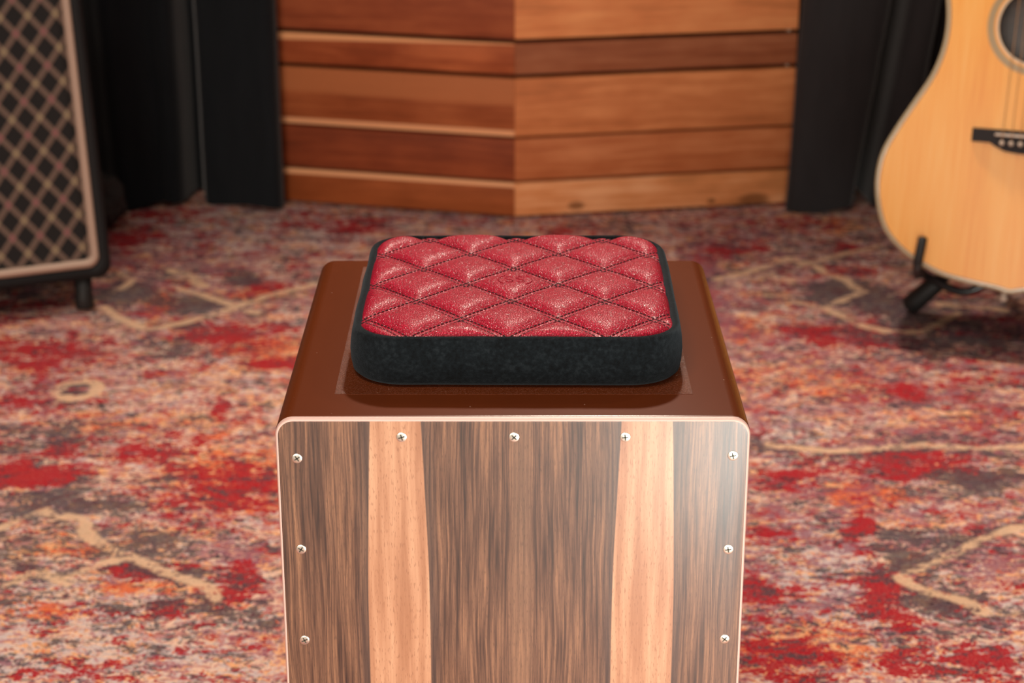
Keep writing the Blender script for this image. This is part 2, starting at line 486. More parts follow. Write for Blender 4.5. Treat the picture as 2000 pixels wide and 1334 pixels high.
# ------------------------------------------------------------------ rug
def build_rug():
    x0, x1, y0, y1, st = -1.9, 1.9, .25, 3.45, .008
    nx = int((x1 - x0) / st) + 1; ny = int((y1 - y0) / st) + 1
    X, Y = np.meshgrid(np.linspace(x0, x1, nx), np.linspace(y0, y1, ny))
    wob = .006 * np.sin(X * 37 + 3 * np.sin(Y * 23)) + .005 * np.sin(Y * 51 + 2 * np.sin(X * 31))
    A = np.zeros((ny, nx, 4), np.float32); B = np.zeros((ny, nx, 4), np.float32)
    A[..., 3] = 1; B[..., 3] = 1
    chan = {'r': (A, 0), 'g': (A, 1), 'c': (A, 2), 'o': (B, 0), 'm': (B, 1)}
    # broad patches: pixel centre, half sizes in pixels, colour letter, strength
    blobs = [
        (500, 440, 170, 36, 'c', .9), (330, 418, 70, 14, 'r', .6), (250, 470, 45, 25, 'r', .8), (620, 432, 80, 14, 'r', .4),
        (250, 572, 60, 24, 'g', 1.0), (375, 592, 55, 22, 'g', .9), (308, 600, 18, 28, 'o', 1.2), (480, 545, 45, 12, 'g', .8),
        (530, 560, 60, 16, 'r', .6), (520, 575, 70, 14, 'o', .5), (430, 655, 110, 34, 'r', .7), (530, 690, 90, 34, 'o', .7),
        (70, 690, 130, 28, 'r', .75), (350, 670, 40, 14, 'g', .6), (540, 712, 50, 15, 'r', .9), (80, 770, 90, 60, 'r', .35),
        (90, 770, 90, 50, 'm', .4), (360, 740, 160, 30, 'm', .3), (430, 800, 16, 12, 'r', 1.2), (300, 830, 200, 20, 'o', .4),
        (350, 690, 60, 10, 'g', .6), (30, 560, 80, 40, 'g', .5), (30, 600, 100, 25, 'r', .4), (330, 500, 200, 30, 'm', .3),
        (30, 928, 70, 22, 'r', 1.5), (110, 932, 40, 18, 'r', 1.2), (100, 860, 110, 30, 'g', .5), (230, 885, 160, 30, 'r', .5), (450, 960, 130, 45, 'r', .75),
        (480, 930, 130, 60, 'o', .6), (150, 985, 130, 30, 'g', .75), (290, 1075, 70, 40, 'g', .8), (270, 1115, 75, 16, 'r', .9), (270, 1150, 80, 14, 'o', .6),
        (455, 1145, 60, 28, 'r', .9), (470, 1080, 80, 30, 'm', .5), (70, 1080, 70, 50, 'g', .4), (150, 1070, 70, 30, 'o', .6), (90, 1240, 200, 110, 'c', .5),
        (400, 1200, 120, 30, 'g', .45), (90, 1190, 40, 30, 'o', .5), (330, 1190, 50, 14, 'r', .7), (350, 1290, 130, 40, 'c', .3), (120, 1310, 120, 12, 'r', .4),
        (1650, 572, 70, 20, 'g', 1.5), (1755, 605, 75, 20, 'g', 1.1), (1645, 485, 16, 12, 'r', 1.3), (1420, 470, 90, 26, 'm', .5), (1440, 490, 60, 12, 'r', .7),
        (1560, 440, 60, 14, 'r', .5), (1620, 440, 60, 14, 'o', .4), (1380, 560, 40, 80, 'm', .8), (1660, 530, 50, 12, 'r', .8), (1650, 655, 110, 26, 'r', .75),
        (1470, 645, 50, 16, 'o', .7), (1850, 660, 160, 34, 'g', .6), (1950, 640, 100, 30, 'm', .5), (1600, 745, 170, 34, 'o', .45), (1760, 762, 36, 14, 'r', .9),
        (1880, 740, 120, 40, 'r', .3), (1500, 850, 90, 40, 'c', .5), (1590, 860, 40, 30, 'c', .6), (1790, 905, 140, 22, 'r', .9), (1870, 945, 90, 22, 'g', .7),
        (1690, 970, 70, 22, 'o', .9), (1570, 925, 50, 22, 'r', .6), (1500, 940, 60, 20, 'r', .6), (1675, 1030, 18, 20, 'r', 1.4), (1610, 1110, 90, 80, 'c', 1.0),
        (1560, 1040, 90, 20, 'c', .5), (1490, 1150, 40, 34, 'r', 1.1), (1470, 1050, 24, 20, 'r', .8), (1735, 1180, 40, 90, 'r', .8), (1830, 1060, 110, 30, 'g', .7),
        (1780, 1110, 60, 20, 'g', .7), (1840, 1180, 70, 30, 'g', .8), (1560, 1260, 140, 50, 'o', .6), (1530, 1270, 100, 40, 'r', .5), (1620, 1300, 160, 24, 'r', .3),
        (1900, 1290, 120, 30, 'r', .8), (1760, 1280, 80, 40, 'c', .4), (1900, 1100, 120, 30, 'm', .4), (1900, 1230, 100, 30, 'm', .3), (1980, 1230, 60, 60, 'c', .6),
        (1900, 820, 120, 22, 'o', .5), (1960, 925, 60, 16, 'g', .6),
        (800, 430, 200, 16, 'c', .5), (700, 445, 60, 14, 'r', .7), (1200, 440, 120, 12, 'g', .3), (1100, 450, 60, 10, 'r', .5),
    ]
    blobs += [(1700, 760, 420, 260, 'm', .42), (1000, 470, 900, 70, 'm', .12), (1100, 450, 700, 50, 'c', .45), (250, 560, 400, 90, 'm', .3), (1550, 1100, 160, 160, 'm', .4), (1640, 500, 250, 40, 'g', .2)]
    for px, py, rx, ry, k, s in blobs:
        cx, cy = floor_pt(px, py); ex, _ = floor_pt(px + rx, py); _, t0 = floor_pt(px, py - ry); _, t1 = floor_pt(px, py + ry)
        sx = abs(ex - cx); sy = abs(t0 - t1) / 2
        d = ((X + wob - cx) / sx) ** 2 + ((Y + wob - cy) / sy) ** 2
        arr, ch = chan[k]
        arr[..., ch] += s * np.exp(-d ** 1.5 * .7)
    rg = random.Random(11)      # the rest of the rug, beyond what the photo shows
    for _ in range(150):
        bx, by = rg.uniform(-1.9, 1.9), rg.uniform(.25, 3.4)
        if by > 1.45 and abs(bx) < .17 + .27 * by: continue
        sx, sy = rg.uniform(.04, .14), rg.uniform(.03, .09)
        arr, ch = chan[rg.choice('rrgcom')]
        arr[..., ch] += rg.uniform(.5, 1.1) * np.exp(-((((X + wob - bx) / sx) ** 2 + ((Y + wob - by) / sy) ** 2) ** 1.5) * .7)
    lines = [
        [(0, 1032), (45, 1012), (95, 994), (150, 1020), (210, 1062), (240, 1080)], [(135, 1122), (190, 1105), (262, 1082), (320, 1106), (390, 1150), (430, 1165)],
        [(225, 535), (265, 545), (225, 568)], [(200, 600), (250, 632), (300, 642), (360, 630), (430, 610), (520, 578), (600, 560), (660, 525)],
        [(360, 562), (420, 585), (475, 603), (505, 612)], [(340, 525), (400, 560)],
        [(1400, 545), (1460, 532), (1540, 505), (1600, 522), (1690, 568), (1612, 600), (1500, 576)],
        [(1612, 600), (1680, 635), (1740, 648), (1800, 650), (1850, 622), (1870, 612)], [(1830, 590), (1900, 600), (1960, 608)], [(1560, 520), (1640, 498), (1720, 480)],
        [(1752, 1131), (1800, 1108), (1850, 1085), (1920, 1052), (2010, 1022)], [(1752, 1131), (1810, 1155), (1870, 1178), (1925, 1194), (1985, 1192)],
        [(1500, 870), (1620, 880), (1800, 872), (1990, 874)], [(0, 1150), (60, 1120), (130, 1140)],
    ]
    for pl in lines:
        P = [floor_pt(*p) for p in pl]
        for (ax, ay), (bx, by) in zip(P, P[1:]):
            dx, dy = bx - ax, by - ay; L = dx * dx + dy * dy
            t = np.clip(((X - ax) * dx + (Y - ay) * dy) / L, 0, 1)
            d = np.hypot(X + wob * .5 - ax - t * dx, Y + wob * .5 - ay - t * dy)
            B[..., 2] = np.maximum(B[..., 2], np.exp(-(d / .0088) ** 2))
            near = np.exp(-(d / .03) ** 2) * .35
            A[..., 1] = np.maximum(A[..., 1], near)
    # round motif with two dark dashes
    cx, cy = floor_pt(152, 761)
    d = np.abs(np.hypot(X - cx, (Y - cy) * .86) - .0245)
    B[..., 2] = np.maximum(B[..., 2], 1.5 * np.exp(-(d / .0085) ** 2))
    for off in (-.012, .013):
        dd = np.maximum(np.abs(X - cx + .002) - .014, 0) ** 2 + (Y - cy - off) ** 2
        k = np.exp(-dd / .006 ** 2); A[..., 1] += 2.2 * k; B[..., 2] *= (1 - .9 * k)
    verts = np.empty((ny * nx, 3), np.float32); verts[:, 0] = X.ravel(); verts[:, 1] = Y.ravel()
    verts[:, 2] = 0
    idx = np.arange(nx * ny).reshape(ny, nx)
    quads = np.stack([idx[:-1, :-1], idx[:-1, 1:], idx[1:, 1:], idx[1:, :-1]], -1).reshape(-1, 4)
    # rim turned down to the boards
    ring = list(idx[0, :]) + list(idx[1:, -1]) + list(idx[-1, -2::-1]) + list(idx[-2:0:-1, 0])
    low = verts[ring].copy(); low[:, 2] = -.0088
    base = len(verts); verts = np.vstack([verts, low]); n = len(ring)
    me = bpy.data.meshes.new('rug')
    sk = [(ring[i], base + i, base + (i + 1) % n, ring[(i + 1) % n]) for i in range(n)]
    me.from_pydata(verts.tolist(), [], quads.tolist() + [tuple(int(k) for k in f) for f in sk])
    me.update()
    for nm, arr in (('zone_a', A), ('zone_b', B)):
        at = me.color_attributes.new(nm, 'FLOAT_COLOR', 'POINT')
        full = np.vstack([arr.reshape(-1, 4), arr.reshape(-1, 4)[ring]]).astype(np.float32)
        at.data.foreach_set('color', full.ravel())
    o = link('rug', me, M['rug'])
    tag(o, 'large faded red, cream and grey distressed patterned rug covering the floor', 'rug')
build_rug()

# ------------------------------------------------------------------ cajon
FY = 1.1223; BY = 1.4397; HH = .480; CR = .0115
def build_cajon():
    t = thing('cajon', 'brown box drum with striped walnut front panel standing under the red cushion', 'drum', (0, FY, 0))
    def prism(outs):   # list of (outline pts, y)
        vs = []; fs = []
        n = len(outs[0][0])
        for pts, y in outs:
            vs += [(p[0], y, p[1]) for p in pts]
        for i in range(len(outs) - 1):
            for k in range(n):
                fs.append((i * n + k, i * n + (k + 1) % n, (i + 1) * n + (k + 1) % n, (i + 1) * n + k))
        return vs, fs, n
    cz = HH / 2 + .006; hz = (HH - .012) / 2; hx = .1501; D = BY - FY
    R = lambda o: rrect(hx - o, hz - o, CR - o * .9, 10, .0005, cz)
    vs, fs, n = prism([(R(0.0003), .0042), (R(0), .0050), (R(0), .0058), (R(0), D - .003), (R(0), D - .002), (R(.0012), D - .0006), (R(.003), D)])
    fs.append(tuple(range(6 * n, 7 * n))); fs.append(tuple(range(n))[::-1])
    body = py_mesh('body', vs, fs, M['lacquer'], t); body.data.set_sharp_from_angle(angle=.7)
    body['label'] = 'glossy brown lacquered box body'
    vs, fs, n = prism([(R(0.0002), .0042), (R(.0002), .0014), (R(.0008), .0004), (R(.0017), 0.0), (R(.0019), .0002)])
    py_mesh('edge_trim', vs, fs, M['edge'], t)['label'] = 'pale pink rounded plywood edge'
    vs, fs, n = prism([(R(.0019), .0002), (R(.0030), .0001)])
    fs.append(tuple(range(n, 2 * n)))
    fp = py_mesh('front_panel', vs, fs, M['veneer'], t); fp.data.set_sharp_from_angle(angle=.5)
    fp['label'] = 'dark walnut veneer front with two light stripes'
    # anti-slip patch
    bm = bmesh.new(); add_box(bm, (-.1150, .0405, HH), (.1170, .300, HH + .0003)); 
    bm_obj('grip_patch', bm, M['pad'], t, smooth=False)['label'] = 'speckled anti-slip patch on the lid'
    for sx in (-1, 1):
        for y in (.04, D - .04):
            bm = bmesh.new()
            add_lathe(bm, [(0, 0), (.012, 0), (.014, .0015), (.013, .0065), (0, .0065)], Matrix.Translation((sx * .12, y, 0)), 24)
            bm_obj('rubber_foot', bm, M['rubber'], t)
    # pan head screws with cross recess
    def screw(x, z, a):
        bm = bmesh.new(); NR, NS = 22, 64; Rr = .00335
        rings = []
        for i in range(NR + 1):
            r = Rr * i / NR; ring = []
            for k in range(NS):
                th = 2 * PI * k / NS
                px, pz = r * math.cos(th), r * math.sin(th)
                h = .00055 * math.sqrt(max(0, 1 - (r / (Rr * 1.02)) ** 2)) + .0003
                w = .00042 * (1 - r / Rr * .35)
                if r < Rr * .62 and (abs(px) < w or abs(pz) < w): h -= .0010
                if i == NR: h = -.0001
                c, s = math.cos(a), math.sin(a)
                ring.append(bm.verts.new((px * c - pz * s, -h, px * s + pz * c)))
                if i == 0: break
            rings.append(ring)
        for i in range(NR):
            A, B = rings[i], rings[i + 1]
            for k in range(NS):
                k2 = (k + 1) % NS
                if len(A) == 1: bm.faces.new((A[0], B[k], B[k2]))
                else: bm.faces.new((A[k], A[k2], B[k2], B[k]))
        o = bm_obj('screw', bm, M['screw'], t, angle=.7)
        o.location = (x, .0001, z)
        bm = bmesh.new()
        for q in (0, PI / 2):
            add_box(bm, (-Rr * .58, -.00052, -.00036), (Rr * .58, -.0001, .00036), M=Matrix.Rotation(-(a + q), 4, 'Y'))
        bm_obj('recess', bm, M['slot'], o, smooth=False)
    for x, z, a in [(-.0697, .4674, .3), (.0013, .4674, .8), (.0714, .4674, .1), (-.1362, .4528, .6), (.1398, .4547, .25),
                    (-.1361, .3886, 1.0), (.1394, .3886, .15), (-.1363, .3222, .45), (.1396, .323, .9)]:
        screw(x, z, a)
build_cajon()

# ------------------------------------------------------------------ quilted cushion
def build_cushion():
    cx, cy, z0 = .0035, 1.2845, HH + .0004
    t = thing('seat_cushion', 'diamond-quilted red leather cushion with black velour border lying on the cajon', 'cushion', (cx, cy, z0), (0, 0, math.radians(-.35)))
    HX, HY, RR, H = .1106, .1135, .036, .0335
    prof = [(.008, .0004), (.0045, .0010), (.0018, .0035), (.0005, .010), (0, .017), (.0004, .024), (.0012, .0295), (.0022, .0325),
            (.0036, .0342), (.0052, .0346), (.0068, .0338), (.0078, .0318), (.0085, .028)]
    n = None; vs = []; fs = []
    for off, z in prof:
        pts = rrect(HX - off, HY - off, max(RR - off, .01), 16, side=24)
        n = len(pts)
        for (x, y) in pts:
            w = .0006 * mnoise.noise(Vector((x * 30, y * 30, z * 40)))
            s = 1 + w / .1
            vs.append((x * s, y * s, z + (w * .9 if z > .02 else 0)))
    for i in range(len(prof) - 1):
        for k in range(n):
            fs.append((i * n + k, i * n + (k + 1) % n, (i + 1) * n + (k + 1) % n, (i + 1) * n + k))
    fs.append(tuple(range(n))[::-1])
    o = py_mesh('border', vs, fs, M['velour'], t); o['label'] = 'black velour side band and rim'
    # quilted leather
    ox, oy = -.0026, .0278            # centre of a crossing
    ax, ay = .0322, .0342
    kd = 1 / math.sqrt(1 / ax ** 2 + 1 / ay ** 2)
    lx, ly, lr = HX - .0062, HY - .0060, .030
    def quilt(x, y):
        xx = x - ox - (y - oy) * .022; yy = y - oy
        i, j = xx / ax, yy / ay
        d1 = abs(((i + j) / 2 + .5) % 1 - .5) * 2 * kd
        d2 = abs(((i - j) / 2 + .5) % 1 - .5) * 2 * kd
        g = lambda d: 1 - math.exp(-(max(0, d - .0014) / .0050) ** 1.25)
        return g(d1) * g(d2)
    def edge_d(x, y):
        qx, qy = abs(x) - (lx - lr), abs(y) - (ly - lr)
        return lr - (math.hypot(max(qx, 0), max(qy, 0)) + min(max(qx, qy), 0))
    def top(x, y):
        e = max(edge_d(x, y), 0)
        fall = 1 - math.exp(-e / .0030)
        dome = .0012 * (1 - (x / lx) ** 2) * (1 - (y / ly) ** 2)
        wr = .0003 * mnoise.noise(Vector((x * 60, y * 60, 3)))
        return .0312 + fall * (.0022 + .0047 * quilt(x, y)) + dome + wr * fall
    NY, NX = 300, 300; vs = []; fs = []
    for j in range(NY + 1):
        y = -ly * math.cos(PI * (j / NY)) if False else None
        v = j / NY
        # denser rows near front and back edges
        v = v - .06 * math.sin(2 * PI * v) / 1.0
        y = -ly + 2 * ly * v
        q = abs(y) - (ly - lr)
        hx = lx if q <= 0 else lx - lr + math.sqrt(max(0, lr * lr - q * q))
        for i in range(NX + 1):
            u = i / NX; u = u - .05 * math.sin(2 * PI * u)
            x = -hx + 2 * hx * u
            vs.append((x, y, top(x, y)))
    for j in range(NY):
        for i in range(NX):
            a = j * (NX + 1) + i
            fs.append((a, a + 1, a + NX + 2, a + NX + 1))
    lt = py_mesh('leather_top', vs, fs, M['leather'], t); lt['label'] = 'red pebbled leather quilted in diamonds'
    # double rows of black stitches
    bm = bmesh.new(); st, gap = .0024, .0012
    def inside(x, y): return edge_d(x, y) > .0008
    for s in (1, -1):
        for k in range(-8, 9):
            dirv = Vector((ax, -s * ay)).normalized(); nrm = Vector((1 / ax, s / ay)).normalized()
            for side in (-1, 1):
                base = Vector((ox, oy)) + nrm * (2 * kd * k) + nrm * (side * .0021)
                tt = -.30
                while tt < .30:
                    p = base + dirv * tt; q = base + dirv * (tt + st)
                    def sh(p): return Vector((p.x + (p.y - oy) * .022, p.y))
                    p, q = sh(p), sh(q)
                    if inside(p.x, p.y) and inside(q.x, q.y):
                        m_ = (p + q) / 2
                        add_tube(bm, [(p.x, p.y, top(p.x, p.y) - .0001), (m_.x, m_.y, top(m_.x, m_.y) + .00034), (q.x, q.y, top(q.x, q.y) - .0001)], .00036, 5)
                    tt += st + gap
    bm_obj('stitching', bm, M['thread'], t)['label'] = 'black double stitching along the diamonds'
    # pressed emblem in the middle diamond
    bm = bmesh.new(); ecx, ecy = .0003 - .0015, oy - ay - .001
    def stroke(pts, r=.00042):
        P = [(ecx + p[0], ecy + p[1], top(ecx + p[0], ecy + p[1]) + .00012) for p in pts]
        add_tube(bm, P, r, 6)
    ring = [(.0112 * math.cos(a), .0108 * math.sin(a)) for a in np.linspace(-.9, .9, 14)]
    stroke([(p[0] + .0005, p[1]) for p in ring]); stroke([(-p[0] - .0005, p[1]) for p in ring])
    for gx in (-.0042, .0036):
        a = [(gx + .0026, .0050), (gx - .0012, .0058), (gx - .0028, .0038), (gx - .0018, .0012), (gx + .0012, -.0008), (gx + .0028, -.0030), (gx + .0012, -.0054), (gx - .0026, -.0046)]
        stroke([tuple(p)[:2] for p in catmull([(*q, 0) for q in a], 4)])
    bm_obj('pressed_emblem', bm, M['leather'], t)['label'] = 'small pressed round emblem'
build_cushion()

# ------------------------------------------------------------------ slatted cedar panel
def build_panel():
    rx, ry = .0043, 3.1099
    t = thing('slatted_wood_panel', 'V-fronted panel of horizontal cedar planks between the black curtains', 'wood panel', (rx, ry, 0))
    tk = .022
    spec = [  # z0, z1
        (.0050, .0620), (.0668, .1372), (.1413, .2385), (.2452, .2965), (.3036, .4010), (.4065, .4980), (.5040, .5560), (.562, .660), (.666, .760), (.766, .82), (.826, .92)]
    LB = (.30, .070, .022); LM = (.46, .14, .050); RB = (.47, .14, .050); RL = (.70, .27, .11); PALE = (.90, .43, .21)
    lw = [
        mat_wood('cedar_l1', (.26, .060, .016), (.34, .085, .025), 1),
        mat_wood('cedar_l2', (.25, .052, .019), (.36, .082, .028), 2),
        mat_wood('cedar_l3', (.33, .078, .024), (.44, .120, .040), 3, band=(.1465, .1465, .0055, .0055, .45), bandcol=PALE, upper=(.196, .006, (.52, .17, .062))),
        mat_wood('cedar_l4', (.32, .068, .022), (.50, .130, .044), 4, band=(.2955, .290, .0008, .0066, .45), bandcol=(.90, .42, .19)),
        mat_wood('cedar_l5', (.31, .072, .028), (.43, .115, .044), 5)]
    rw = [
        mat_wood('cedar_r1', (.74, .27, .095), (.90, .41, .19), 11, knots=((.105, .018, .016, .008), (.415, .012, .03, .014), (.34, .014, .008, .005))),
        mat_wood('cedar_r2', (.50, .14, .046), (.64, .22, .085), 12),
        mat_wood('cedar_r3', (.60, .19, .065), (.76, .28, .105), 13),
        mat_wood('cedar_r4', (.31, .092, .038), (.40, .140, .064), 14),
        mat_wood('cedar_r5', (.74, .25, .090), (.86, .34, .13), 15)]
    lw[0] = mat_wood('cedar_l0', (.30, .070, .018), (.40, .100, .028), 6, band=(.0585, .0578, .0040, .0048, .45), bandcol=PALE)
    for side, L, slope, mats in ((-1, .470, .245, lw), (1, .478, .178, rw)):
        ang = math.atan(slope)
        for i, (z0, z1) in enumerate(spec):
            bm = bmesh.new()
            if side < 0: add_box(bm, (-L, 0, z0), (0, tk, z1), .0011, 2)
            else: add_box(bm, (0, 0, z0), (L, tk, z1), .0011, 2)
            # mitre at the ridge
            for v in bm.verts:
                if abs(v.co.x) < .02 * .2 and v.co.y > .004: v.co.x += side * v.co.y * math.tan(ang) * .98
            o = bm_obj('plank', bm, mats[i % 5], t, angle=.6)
            o.rotation_euler = (0, 0, side * ang)
            o.location = (side * .0002, 0, 0)
        # battens behind the plank ends
        bm = bmesh.new()
        for f in (.06, .5, .97):
            x = side * L * f
            add_box(bm, (x - .02, tk + .0004, .0005), (x + .02, tk + .035, .915))
        add_box(bm, (min(side * L, side * .045), tk + .0356, .0005), (max(side * L, side * .045), tk + .046, .915))
        o = bm_obj('batten', bm, M['batten'], t, smooth=False); o.rotation_euler = (0, 0, side * ang)
        o['label'] = 'black backing battens'
        if side > 0:
            for zc in (.3002, .2420):
                bm = bmesh.new()
                add_lathe(bm, [(0, .003), (.003, .0025), (.0042, 0), (.0042, -.014), (0, -.014)], Matrix.Translation((L - .012, tk - .012, zc)) @ Matrix.Rotation(PI / 2, 4, 'X'), 16)
                o = bm_obj('spacer', bm, M['clip'], t); o.rotation_euler = (0, 0, ang)
                o['label'] = 'small pale spacer in the gap at the plank end'
build_panel()

# ------------------------------------------------------------------ curtains
def build_curtain(plan, name, mat, label, seed, hem):
    """plan: list of (x, y) of the hem from left to right; folds loosen upward"""
    path = catmull([(x, y, 0) for x, y, k in plan], 10)
    ks = catmull([(k, 0, 0) for x, y, k in plan], 10)
    NZ = 70; H = 2.6; vs = []; fs = []
    n = len(path)
    for j in range(NZ + 1):
        tz = (j / NZ) ** 1.6; z0 = tz * H
        for i, p in enumerate(path):
            x, y = p.x, p.y
            hz = hem(x)
            z = hz + z0 * (H - hz) / H
            dx = ks[i].x * min(z, .8)
            # pressed creases low down
            cr = .010 * mnoise.noise(Vector((x * 9 + seed, z * 7, seed))) * math.exp(-z * 1.6) + .004 * mnoise.noise(Vector((x * 22, z * 16 + seed, 1)))
            vs.append((x + dx, y + cr + .01 * z * math.sin(x * 20 + seed), z))
    for j in range(NZ):
        for i in range(n - 1):
            a = j * n + i; fs.append((a, a + 1, a + n + 1, a + n))
    o = py_mesh(name, vs, fs, mat)
    s = o.modifiers.new('thick', 'SOLIDIFY'); s.thickness = .0025; s.offset = 1
    tag(o, label, 'curtain')
    return o
left = [(-1.9, 3.26, 0), (-1.8, 3.16, 0), (-1.7, 3.24, 0), (-1.6, 3.14, 0), (-1.5, 3.23, 0), (-1.4, 3.13, 0), (-1.28, 3.24, 0), (-1.16, 3.15, 0),
        (-1.05, 3.24, 0), (-.95, 3.15, 0), (-.86, 3.23, 0), (-.78, 3.19, 0), (-.72, 3.21, -.02), (-.69, 3.185, -.02), (-.66, 3.152, -.02), (-.63, 3.165, -.02),
        (-.60, 3.186, -.01), (-.576, 3.176, 0), (-.562, 3.195, 0), (-.556, 3.24, 0), (-.550, 3.27, 0), (-.538, 3.27, 0), (-.530, 3.24, 0), (-.522, 3.197, 0), (-.50, 3.188, 0), (-.465, 3.172, 0), (-.43, 3.155, 0), (-.41, 3.147, 0), (-.396, 3.150, 0), (-.390, 3.165, 0), (-.392, 3.182, 0)]
build_curtain(left, 'curtain', M['curt_l'], 'blue-black pleated curtain hanging left of the cedar panel, behind the amplifier', 2.0, lambda x: .002 + .004 * (1 + math.sin(x * 40)))
right = [(.475, 3.176, .03), (.466, 3.160, .035), (.474, 3.146, .045), (.50, 3.139, .05), (.535, 3.139, .08), (.562, 3.148, .11), (.575, 3.168, .12), (.581, 3.22, .12), (.588, 3.30, .12), (.600, 3.31, .12), (.607, 3.23, .12), (.614, 3.172, .12), (.630, 3.158, .12), (.655, 3.160, .11),
         (.672, 3.20, .1), (.685, 3.26, .08), (.72, 3.27, .05), (.76, 3.225, .03), (.80, 3.16, 0), (.88, 3.15, 0), (.95, 3.22, 0), (1.05, 3.14, 0), (1.15, 3.23, 0), (1.26, 3.14, 0), (1.38, 3.24, 0), (1.5, 3.15, 0), (1.62, 3.23, 0), (1.75, 3.15, 0), (1.88, 3.25, 0)]
build_curtain(right, 'curtain', M['curt_r'], 'charcoal pleated curtain hanging right of the cedar panel, behind the guitar', 5.0, lambda x: .002 + .004 * (1 + math.sin(x * 35)))

# ------------------------------------------------------------------ guitar amplifier
def build_amp():
    yaw, lean = math.radians(22.8), math.radians(11)
    t = thing('guitar_amplifier', 'black guitar amplifier with diamond-pattern grille cloth tilted back at the left', 'amplifier', (-.5775, 2.660, .0515))
    t.rotation_euler = (Matrix.Rotation(yaw, 3, 'Z') @ Matrix.Rotation(-lean, 3, 'X')).to_euler()
    W, Hh, D = .69, .545, .235     # local: x from -W..0, y 0..D to the back, z 0..Hh
    lip, fr = .0170, .0120
    def ring_strip(rings, close=False):
        vs = []; fs = []; n = len(rings[0][0])
        for pts, y in rings: vs += [(p[0], y, p[1]) for p in pts]
        for i in range(len(rings) - 1):
            for k in range(n): fs.append((i * n + k, i * n + (k + 1) % n, (i + 1) * n + (k + 1) % n, (i + 1) * n + k))
        return vs, fs, n
    R = lambda o, r: rrect(W / 2 - o, Hh / 2 - o, r, 8, -W / 2, Hh / 2)
    vs, fs, n = ring_strip([(R(lip, .016), .012), (R(lip, .016), .003), (R(lip - .004, .018), .0), (R(.006, .020), .0), (R(.0018, .020), .0025), (R(0, .02), .008),
                            (R(0, .02), D - .006), (R(.003, .018), D), (R(.01, .012), D)])
    fs.append(tuple(range(8 * n, 9 * n))); fs.append(tuple(range(n))[::-1])
    o = py_mesh('cabinet', vs, fs, M['tolex'], t); o.data.set_sharp_from_angle(angle=.8); o['label'] = 'black vinyl-covered cabinet'
    a = lip; b = lip + fr
    vs, fs, n = ring_strip([(R(a + .0003, .016), .0118), (R(a + .0003, .016), .000), (R(a + .003, .015), -.0035), (R((a + b) / 2, .013), -.0048), (R(b - .003, .010), -.0035), (R(b, .009), .0), (R(b, .009), .0118)])
    o = py_mesh('piping', vs, fs, M['piping'], t); o['label'] = 'beige frame around the grille'
    bm = bmesh.new(); pts = R(b - .0005, .009)
    # board carrying the cloth
    vs = [(p[0], .0045, p[1]) for p in pts] + [(p[0], .0118, p[1]) for p in pts]; n = len(pts)
    fs = [tuple(range(n)), tuple(range(n, 2 * n))[::-1]] + [(k, n + k, n + (k + 1) % n, (k + 1) % n) for k in range(n)]
    bm.free()
    o = py_mesh('grille_cloth', vs, fs, M['grille'], t, smooth=False); o['label'] = 'black cloth with tan, pink and gold diamonds'
    # strap handle, out of frame on the lid
    bm = bmesh.new(); add_tube(bm, [(-W / 2 - .12, D / 2, Hh), (-W / 2 - .10, D / 2, Hh + .018), (-W / 2, D / 2, Hh + .028), (-W / 2 + .10, D / 2, Hh + .018), (-W / 2 + .12, D / 2, Hh)], .008, 10)
    bm_obj('handle', bm, M['rubber'], t)
    # feet: tall in front, short behind
    Mi = t.rotation_euler.to_matrix()
    loc = Vector(t.location)
    Minv = Mi.inverted()
    for x in (-.040, -W + .040):
        base = Mi @ Vector((x, .022, 0)) + loc
        foot = Vector((base.x, base.y - .004, 0.0035))
        lt = Minv @ (Vector((base.x, base.y, base.z + .004)) - loc); lb = Minv @ (foot - loc)
        bm = bmesh.new()
        ax = (lb - lt); Lf = ax.length; z = ax.normalized(); q = Vector((0, 0, 1)).rotation_difference(z).to_matrix().to_4x4()
        add_lathe(bm, [(0, 0), (.013, 0), (.0125, Lf * .55), (.0135, Lf * .6), (.0135, Lf - .002), (.012, Lf), (0, Lf)], Matrix.Translation(lt) @ q, 20)
        bm_obj('foot', bm, M['rubber'], t)['label'] = 'tall black front foot'
    for x in (-.05, -W + .05):
        bm = bmesh.new(); add_lathe(bm, [(0, .001), (.008, .001), (.010, -.0035), (0, -.0035)], Matrix.Translation((x, D - .03, 0)), 20)
        bm_obj('foot', bm, M['rubber'], t)
build_amp()

# small cloth bag on the rug beyond the amplifier
def build_bag():
    bm = bmesh.new(); bmesh.ops.create_icosphere(bm, subdivisions=5, radius=1)
    for v in bm.verts:
        c = v.co.copy()
        n = mnoise.noise(c * 1.7 + Vector((3, 1, 2))) * .22 + mnoise.noise(c * 4.5) * .07
        c *= 1 + n
        x, y, z = c.x * .062, c.y * .045, max(c.z, -.86) * .058
        if z > 0 and c.x > 0: z *= .96
        v.co = (x, y, z + .058 * .86)
    o = bm_obj('cloth_bag', bm, M['bag'])
    o.location = (-.700, 3.050, .0008)
    zmin = min((v.co.z for v in o.data.vertices)); o.location.z = .0008 - zmin
    tag(o, 'small crumpled black bag on the rug between the amplifier and the curtain', 'bag')
build_bag()

